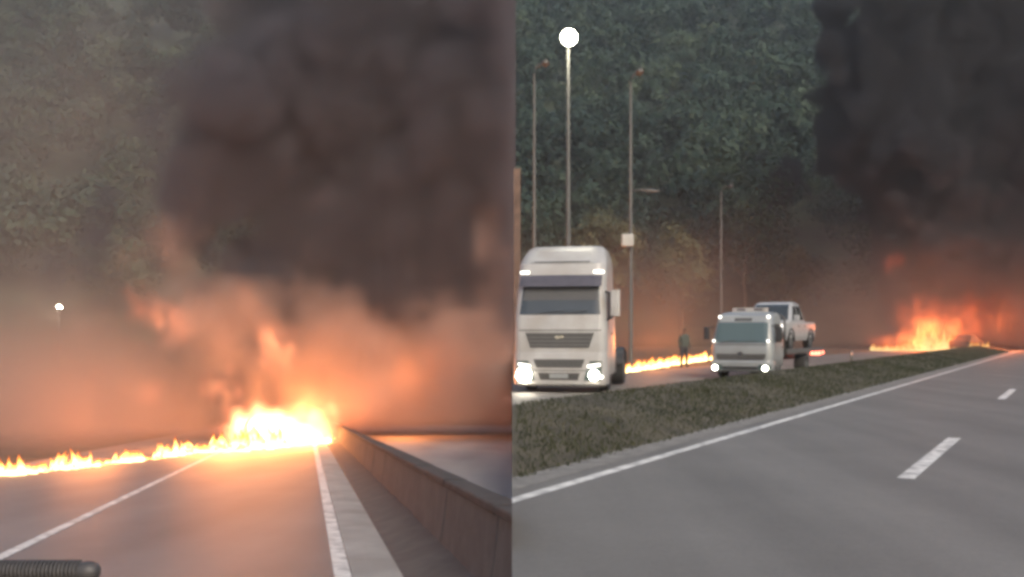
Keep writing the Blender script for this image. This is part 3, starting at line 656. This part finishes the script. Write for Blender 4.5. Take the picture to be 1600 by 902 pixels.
def flames(name, path, zf, n, hf, wf, label, seed, spread=.4, m='fire'):
    r = random.Random(seed); V = []; F = []; Hh = []
    path = [Vector((*p, 0)) for p in path]; seg = [(path[i + 1] - path[i]).length for i in range(len(path) - 1)]; tot = sum(seg)
    for k in range(n):
        u = r.random(); d = u * tot; i = 0
        while i < len(seg) - 1 and d > seg[i]: d -= seg[i]; i += 1
        gl = mnoise.noise(Vector((u * tot * .55, seed * 7.3, 0)))
        if seed > 2 and gl < -.42 and r.random() < .6: continue
        p = path[i].lerp(path[i + 1], min(1, d / seg[i])); side = (path[i + 1] - path[i]).normalized().cross(Vector((0, 0, 1)))
        p = p + side * r.gauss(0, spread); h = hf(u) * (1 + .9 * gl) * r.uniform(.3, 1.2) * (1.35 if r.random() < .05 else 1); w = wf(u) * r.uniform(.6, 1.3)
        ph = r.uniform(0, 6.28); am = h * r.uniform(.05, .16); z0 = zf(p.x, p.y) - .03; base = len(V); nr, ns = 8, 7; la = r.uniform(-.12, .3) * h; aa = r.uniform(0, 3.14)
        for a in range(nr):
            t = a / (nr - 1); rad = w * (.75 + .6 * t - 1.0 * t * t) * (1 - t) ** .75 + .004
            cx = p.x + math.sin(ph + t * 4.5) * am * t + la * t; cy_ = p.y + math.cos(ph + t * 3.7) * am * t
            for b in range(ns):
                q = 2 * math.pi * b / ns; ex = math.cos(q) * rad; ey = math.sin(q) * rad * .55
                V.append((cx + ex * math.cos(aa) - ey * math.sin(aa), cy_ + ex * math.sin(aa) + ey * math.cos(aa), z0 + h * t)); Hh.append(max(0, 1 - t ** 1.5 * r.uniform(.9, 1.1)))
        for a in range(nr - 1):
            for b in range(ns): F.append((base + a * ns + b, base + a * ns + (b + 1) % ns, base + (a + 1) * ns + (b + 1) % ns, base + (a + 1) * ns + b))
    o = npmesh(name, V, F, M[m], attrs={'flame_t': Hh}, smooth=True)
    return tag(o, label, 'fire', kind='stuff')
zL = lambda x, y: zl(y)
z0f = lambda x, y: .02
lineL = [(-14.2, 20), (-13.0, 23), (-12.2, 25), (-11.75, 31), (-11.5, 38)]
flames('flames', lineL, zL, 300, lambda u: .22 + .16 * math.sin(u * 17) ** 2, lambda u: .11 + .06 * u, 'long low line of flames running along the left edge of the lower road', 1, .16)
coreL = [(-11.5, 38), (-11.0, 42), (-10.4, 46), (-9.7, 51)]
flames('flames', coreL, zL, 230, lambda u: .42 + .3 * math.sin(math.pi * min(1, u * 1.1)) ** 2, lambda u: .34, 'bright tall blaze across the lower road at the end of the lane line', 2, .6)
flames('flames', [(4.2, 40.4), (7.5, 50), (11.6, 61)], z0f, 190, lambda u: .42, lambda u: .17, 'low line of flames behind the person and the white truck', 3, .18)
flames('flames', [(32.6, 90.5), (34.5, 91), (38.2, 91), (41.2, 89)], z0f, 190, lambda u: .8 + 1.6 * math.exp(-((u - .55) / .2) ** 2), lambda u: .3, 'roadside blaze under the black smoke plume on the right', 4, .8, 'fire_red')

def fire_light(x, y, z, p, r=.6, c=(1, .29, .075)):
    d = bpy.data.lights.new('fire_light', 'POINT'); d.energy = p; d.color = c; d.shadow_soft_size = r
    o = bpy.data.objects.new('fire_light', d); COL.objects.link(o); o.location = (x, y, z); return o
fire_light(-14.0, 24.5, zl(24.5) + 1.4, 420, 1.0)
fire_light(-13.2, 32, zl(32) + 1.4, 480, 1.0)
fire_light(-11.8, 40, zl(40) + 1.6, 1200, 1.4)
fire_light(-11.0, 43, zl(43) + 1.6, 1500, 1.4)
fire_light(-9.9, 46.5, zl(46.5) + 1.6, 1700, 1.4)
fire_light(-6.4, 59.5, zl(59.5) + 3.0, 1700, 1.8)  # added light to brighten the smoke beyond the barrier, no flames stand here
fire_light(6.9, 50.5, 1.0, 900)
fire_light(10.3, 60.5, 1.0, 900)
fire_light(35.6, 89.2, 3.2, 2000, 1.4, (1, .2, .04))
fire_light(42.5, 89.6, 2.6, 1900, 1.2, (1, .2, .04))

# ------------------------------------------------------------------ smoke (procedural fog grids)
class FX:
    nt = None
    def __init__(s, k): s.k = k
    @staticmethod
    def op(o, *a):
        n = FX.nt.nodes.new('ShaderNodeMath'); n.operation = o
        for i, x in enumerate(a):
            if isinstance(x, FX): FX.nt.links.new(x.k, n.inputs[i])
            else: n.inputs[i].default_value = x
        return FX(n.outputs[0])
    def __add__(s, b): return FX.op('ADD', s, b)
    __radd__ = __add__
    def __mul__(s, b): return FX.op('MULTIPLY', s, b)
    __rmul__ = __mul__
    def __sub__(s, b): return FX.op('SUBTRACT', s, b)
    def __rsub__(s, b): return FX.op('SUBTRACT', b, s)
    def __truediv__(s, b): return FX.op('DIVIDE', s, b)
def sst(x, a, b):
    n = FX.nt.nodes.new('ShaderNodeMapRange'); n.interpolation_type = 'SMOOTHSTEP'
    FX.nt.links.new(x.k, n.inputs['Value']); n.inputs['From Min'].default_value = a; n.inputs['From Max'].default_value = b
    return FX(n.outputs[0])
def vec(x, y, z):
    n = FX.nt.nodes.new('ShaderNodeCombineXYZ')
    for i, q in enumerate((x, y, z)):
        if isinstance(q, FX): FX.nt.links.new(q.k, n.inputs[i])
        else: n.inputs[i].default_value = q
    return n.outputs[0]
def fnoise(v, sc, det=3, rough=.5, dist=0):
    n = FX.nt.nodes.new('ShaderNodeTexNoise'); FX.nt.links.new(v, n.inputs['Vector'])
    n.inputs['Scale'].default_value = sc; n.inputs['Detail'].default_value = det; n.inputs['Roughness'].default_value = rough; n.inputs['Distortion'].default_value = dist
    return FX(n.outputs[0])
def fog(name, lo, hi, res, field, m, label, cat='smoke'):
    g = bpy.data.node_groups.new(name, 'GeometryNodeTree'); FX.nt = g
    g.interface.new_socket('Geometry', in_out='INPUT', socket_type='NodeSocketGeometry'); g.interface.new_socket('Geometry', in_out='OUTPUT', socket_type='NodeSocketGeometry')
    out = g.nodes.new('NodeGroupOutput')
    pos = g.nodes.new('GeometryNodeInputPosition'); sp = g.nodes.new('ShaderNodeSeparateXYZ'); g.links.new(pos.outputs[0], sp.inputs[0])
    x, y, z = (FX(sp.outputs[i]) for i in range(3))
    d = field(x, y, z)
    vc = g.nodes.new('GeometryNodeVolumeCube'); g.links.new(d.k, vc.inputs['Density'])
    vc.inputs['Min'].default_value = lo; vc.inputs['Max'].default_value = hi
    for i, a in enumerate('XYZ'): vc.inputs['Resolution ' + a].default_value = max(2, int((hi[i] - lo[i]) / res))
    sm = g.nodes.new('GeometryNodeSetMaterial'); sm.inputs['Material'].default_value = m
    g.links.new(vc.outputs[0], sm.inputs[0]); g.links.new(sm.outputs[0], out.inputs[0])
    me = bpy.data.meshes.new(name); me.materials.append(m); o = bpy.data.objects.new(name, me); COL.objects.link(o)
    md = o.modifiers.new('fog', 'NODES'); md.node_group = g
    return tag(o, label, cat, kind='stuff')
def vol_mat(name, col, dens, aniso=.2, emit=None, c0=(1, .22, .09), c1=(1, .6, .24)):
    m = bpy.data.materials.new(name); m.use_nodes = True; nt = m.node_tree; nt.nodes.clear()
    out = nd(nt, 'ShaderNodeOutputMaterial'); v = nd(nt, 'ShaderNodeVolumePrincipled')
    v.inputs['Color'].default_value = (*col, 1); v.inputs['Density'].default_value = dens; v.inputs['Anisotropy'].default_value = aniso
    nt.links.new(v.outputs[0], out.inputs['Volume'])
    if emit:
        at = nd(nt, 'ShaderNodeAttribute', attribute_name='density')
        r = nd(nt, 'ShaderNodeValToRGB'); e = r.color_ramp.elements; e[0].color = (*c0, 1); e[1].color = (*c1, 1)
        mu = nd(nt, 'ShaderNodeMath', operation='MULTIPLY'); mu.inputs[1].default_value = emit
        nt.links.new(at.outputs['Fac'], r.inputs[0]); nt.links.new(at.outputs['Fac'], mu.inputs[0])
        nt.links.new(r.outputs[0], v.inputs['Emission Color']); nt.links.new(mu.outputs[0], v.inputs['Emission Strength'])
    return m
def blob(x, y, z, c, r):
    q = FX.op('SQRT', ((x - c[0]) / r[0]) * ((x - c[0]) / r[0]) + ((y - c[1]) / r[1]) * ((y - c[1]) / r[1]) + ((z - c[2]) / r[2]) * ((z - c[2]) / r[2]))
    return q
def fire_field(blobs, sc=1.0):
    def f(x, y, z):
        v = vec(x, y, z * .7); w1 = fnoise(v, .55 * sc, 3, .6) - .5; w2 = fnoise(vec(x + 31.0, y, z * .7), .55 * sc, 3, .6) - .5
        n = fnoise(v, 1.3 * sc, 3, .6, .5)
        X = x + w1 * 3.0; Z = z + w2 * 3.0; tot = None
        for c, r, k in blobs:
            d = sst(blob(X, y, Z, c, r), 1.15, .15) * k
            tot = d if tot is None else tot + d
        return tot * sst(n, .40, .60)
    return f
def vor(v, sc, smooth=.35):
    n = FX.nt.nodes.new('ShaderNodeTexVoronoi'); n.feature = 'SMOOTH_F1'; FX.nt.links.new(v, n.inputs['Vector'])
    n.inputs['Scale'].default_value = sc; n.inputs['Smoothness'].default_value = smooth
    return FX(n.outputs['Distance'])
def lobes(x, y, z, a, b, zs=.85):        # cauliflower relief at two sizes, bent by a slow noise
    v0 = vec(x, y, z); w = fnoise(v0, .12, 2) - .5; w2 = fnoise(vec(y, z, x), .12, 2) - .5
    v = vec(x + w * 5.0, y + w2 * 5.0, (z + w * 4.0) * zs)
    return (.45 - vor(v, a)) * 3.2 + (.42 - vor(v, a * 2.7)) * 1.7 + (fnoise(v, b, 3, .6) - .5) * 1.3
def smoke_right(x, y, z):
    n1 = fnoise(vec(x, y, z), .07, 2, .5)
    edge = 42.6 - 12.5 * sst(z, 1, 20) + 4.5 * sst(z, 21, 33)
    sx = (x - edge) * .3
    sy = (11.0 - FX.op('ABSOLUTE', y - 101.0)) * .3
    s = FX.op('MINIMUM', sx, sy) + (n1 - .5) * 4.0 + lobes(x, y, z, .115, .6)
    low = .16 + .84 * sst(z, 5, 11)
    return sst(s, 0, .35) * low * sst(z, -.2, 1.5)
fog('smoke_plume', (18, 86, 0), (62, 116, 42), .5, smoke_right, vol_mat('black_smoke', (.055, .054, .059), 2.6, 0), 'thick black smoke plume rising over the fire on the right')
def smoke_left(x, y, z):
    h = z + y * .075; n1 = fnoise(vec(x, y, z), .08, 2, .5)
    col = FX.op('MINIMUM', (x + 19.0 - .04 * h) * .25, (13.0 - FX.op('ABSOLUTE', y - 66.0)) * .3)
    s = col + (n1 - .5) * 3.6 + lobes(x, y, z, .13, .7)
    up = .01 + .99 * sst(h, 4.5, 10)
    return sst(s, -.1, .9) * up
fog('smoke_column', (-36, 50, -6.5), (-.27, 80, 30), .5, smoke_left, vol_mat('dark_smoke', (.135, .13, .145), 1.0, 0), 'dark grey smoke column rising behind the blaze on the lower road')
def smoke_low(x, y, z):
    h = z + y * .075; n1 = fnoise(vec(x, y, z * .8), .12, 3, .55, .3)
    veil = sst(n1, .30, .65) * (.05 + .10 * sst(h, 16, 2) + .08 * sst(x, -13, -18)) * sst(h, 34, 20) * sst(y, 46, 58) * (1.0 - .75 * sst(x, -19, -13))
    gnd = sst(n1, .28, .6) * sst(h, 6.5, .5) * sst(x, -12.2, -14.5) * sst(y, 27, 36) * .36
    veil = veil + gnd
    lift = h - (.05 + .4 * sst(x, -11, -7)) - (n1 - .5) * 2.0
    s = FX.op('MINIMUM', (7.0 - h) * .28, FX.op('MINIMUM', (y - 47.5) * .35, (x + 17.0) * .3)) + (n1 - .5) * 3.0 + lobes(x, y, z, .19, .9)
    return (veil + sst(s, 0, .7) * sst(lift, -.1, 1.2)) * sst(h, -.1, .6)
fog('smoke_bank', (-40, 27, -6.5), (-.3, 74, 28), .58, smoke_low, vol_mat('pale_smoke', (.50, .385, .32), .22, 0), 'pale brown smoke drifting low over the lower road')
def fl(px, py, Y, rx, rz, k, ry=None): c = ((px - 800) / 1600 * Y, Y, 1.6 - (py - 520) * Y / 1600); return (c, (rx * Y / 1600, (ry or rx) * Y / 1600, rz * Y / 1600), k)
bl = [fl(430, 682, 45, 95, 34, 2.4), fl(390, 660, 45, 50, 36, 1.2), fl(372, 605, 46, 22, 45, .8), fl(322, 607, 45, 22, 18, .6), fl(432, 545, 48, 30, 55, .45), fl(480, 660, 47, 60, 45, .9), fl(540, 635, 50, 60, 50, .12), fl(620, 600, 54, 55, 60, .05), fl(690, 565, 55, 40, 60, .05), fl(262, 500, 50, 60, 36, .16), fl(215, 470, 51, 34, 30, .08), fl(235, 615, 47, 34, 30, .1)]  # faint blobs beside the blaze put the glow of lit smoke into emission
fog('fireball_glow', (-19.5, 40, -4.2), (-2.0, 57.5, 4.6), .23, fire_field(bl), vol_mat('burning_gas_and_smoke_glow', (.5, .4, .3), .12, 0, 1.6), 'rolling fireballs and added smoke glow above and beside the blaze on the lower road', 'fire')
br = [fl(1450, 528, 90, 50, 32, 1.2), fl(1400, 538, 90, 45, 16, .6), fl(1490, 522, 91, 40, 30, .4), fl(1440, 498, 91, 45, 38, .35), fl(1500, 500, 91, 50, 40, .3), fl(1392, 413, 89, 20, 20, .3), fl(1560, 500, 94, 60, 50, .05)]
fog('fireball_glow', (28, 84, 0), (47.5, 97, 10), .25, fire_field(br, .8), vol_mat('burning_gas_far', (.5, .4, .3), .1, 0, .6, (1, .10, .025), (1, .34, .08)), 'rolling fireballs over the roadside blaze under the black plume', 'fire')

def smoke_drift(x, y, z):
    n1 = fnoise(vec(x, y, z * .7), .13, 3, .55, .4)
    a = sst(n1, .34, .62) * sst(z, 10, 1) * sst(y, 46, 56) * sst(y, 98, 84) * (.35 + .65 * sst(x, 30, 12))
    b = sst(n1, .32, .6) * sst(z, 11, 2) * sst(x, 27, 36) * sst(y, 86, 92) * 1.5
    return (a + b) * sst(z, -.1, .5)
fog('smoke_drift', (.4, 46, 0), (62, 104, 20), .9, smoke_drift, vol_mat('reddish_smoke', (.46, .35, .28), .028, .1), 'thin reddish brown smoke drifting behind the trucks at the upper road')

# thin smoky air over the whole valley
mb = MB(); mb.box((20, 200, 60), (900, 520, 190)); hzo = mb.build('haze', vol_mat('thin_smoky_air', (.66, .75, .79), .0006, .3)); tag(hzo, kind='stuff')
hzo.data.materials[0].cycles.homogeneous_volume = True
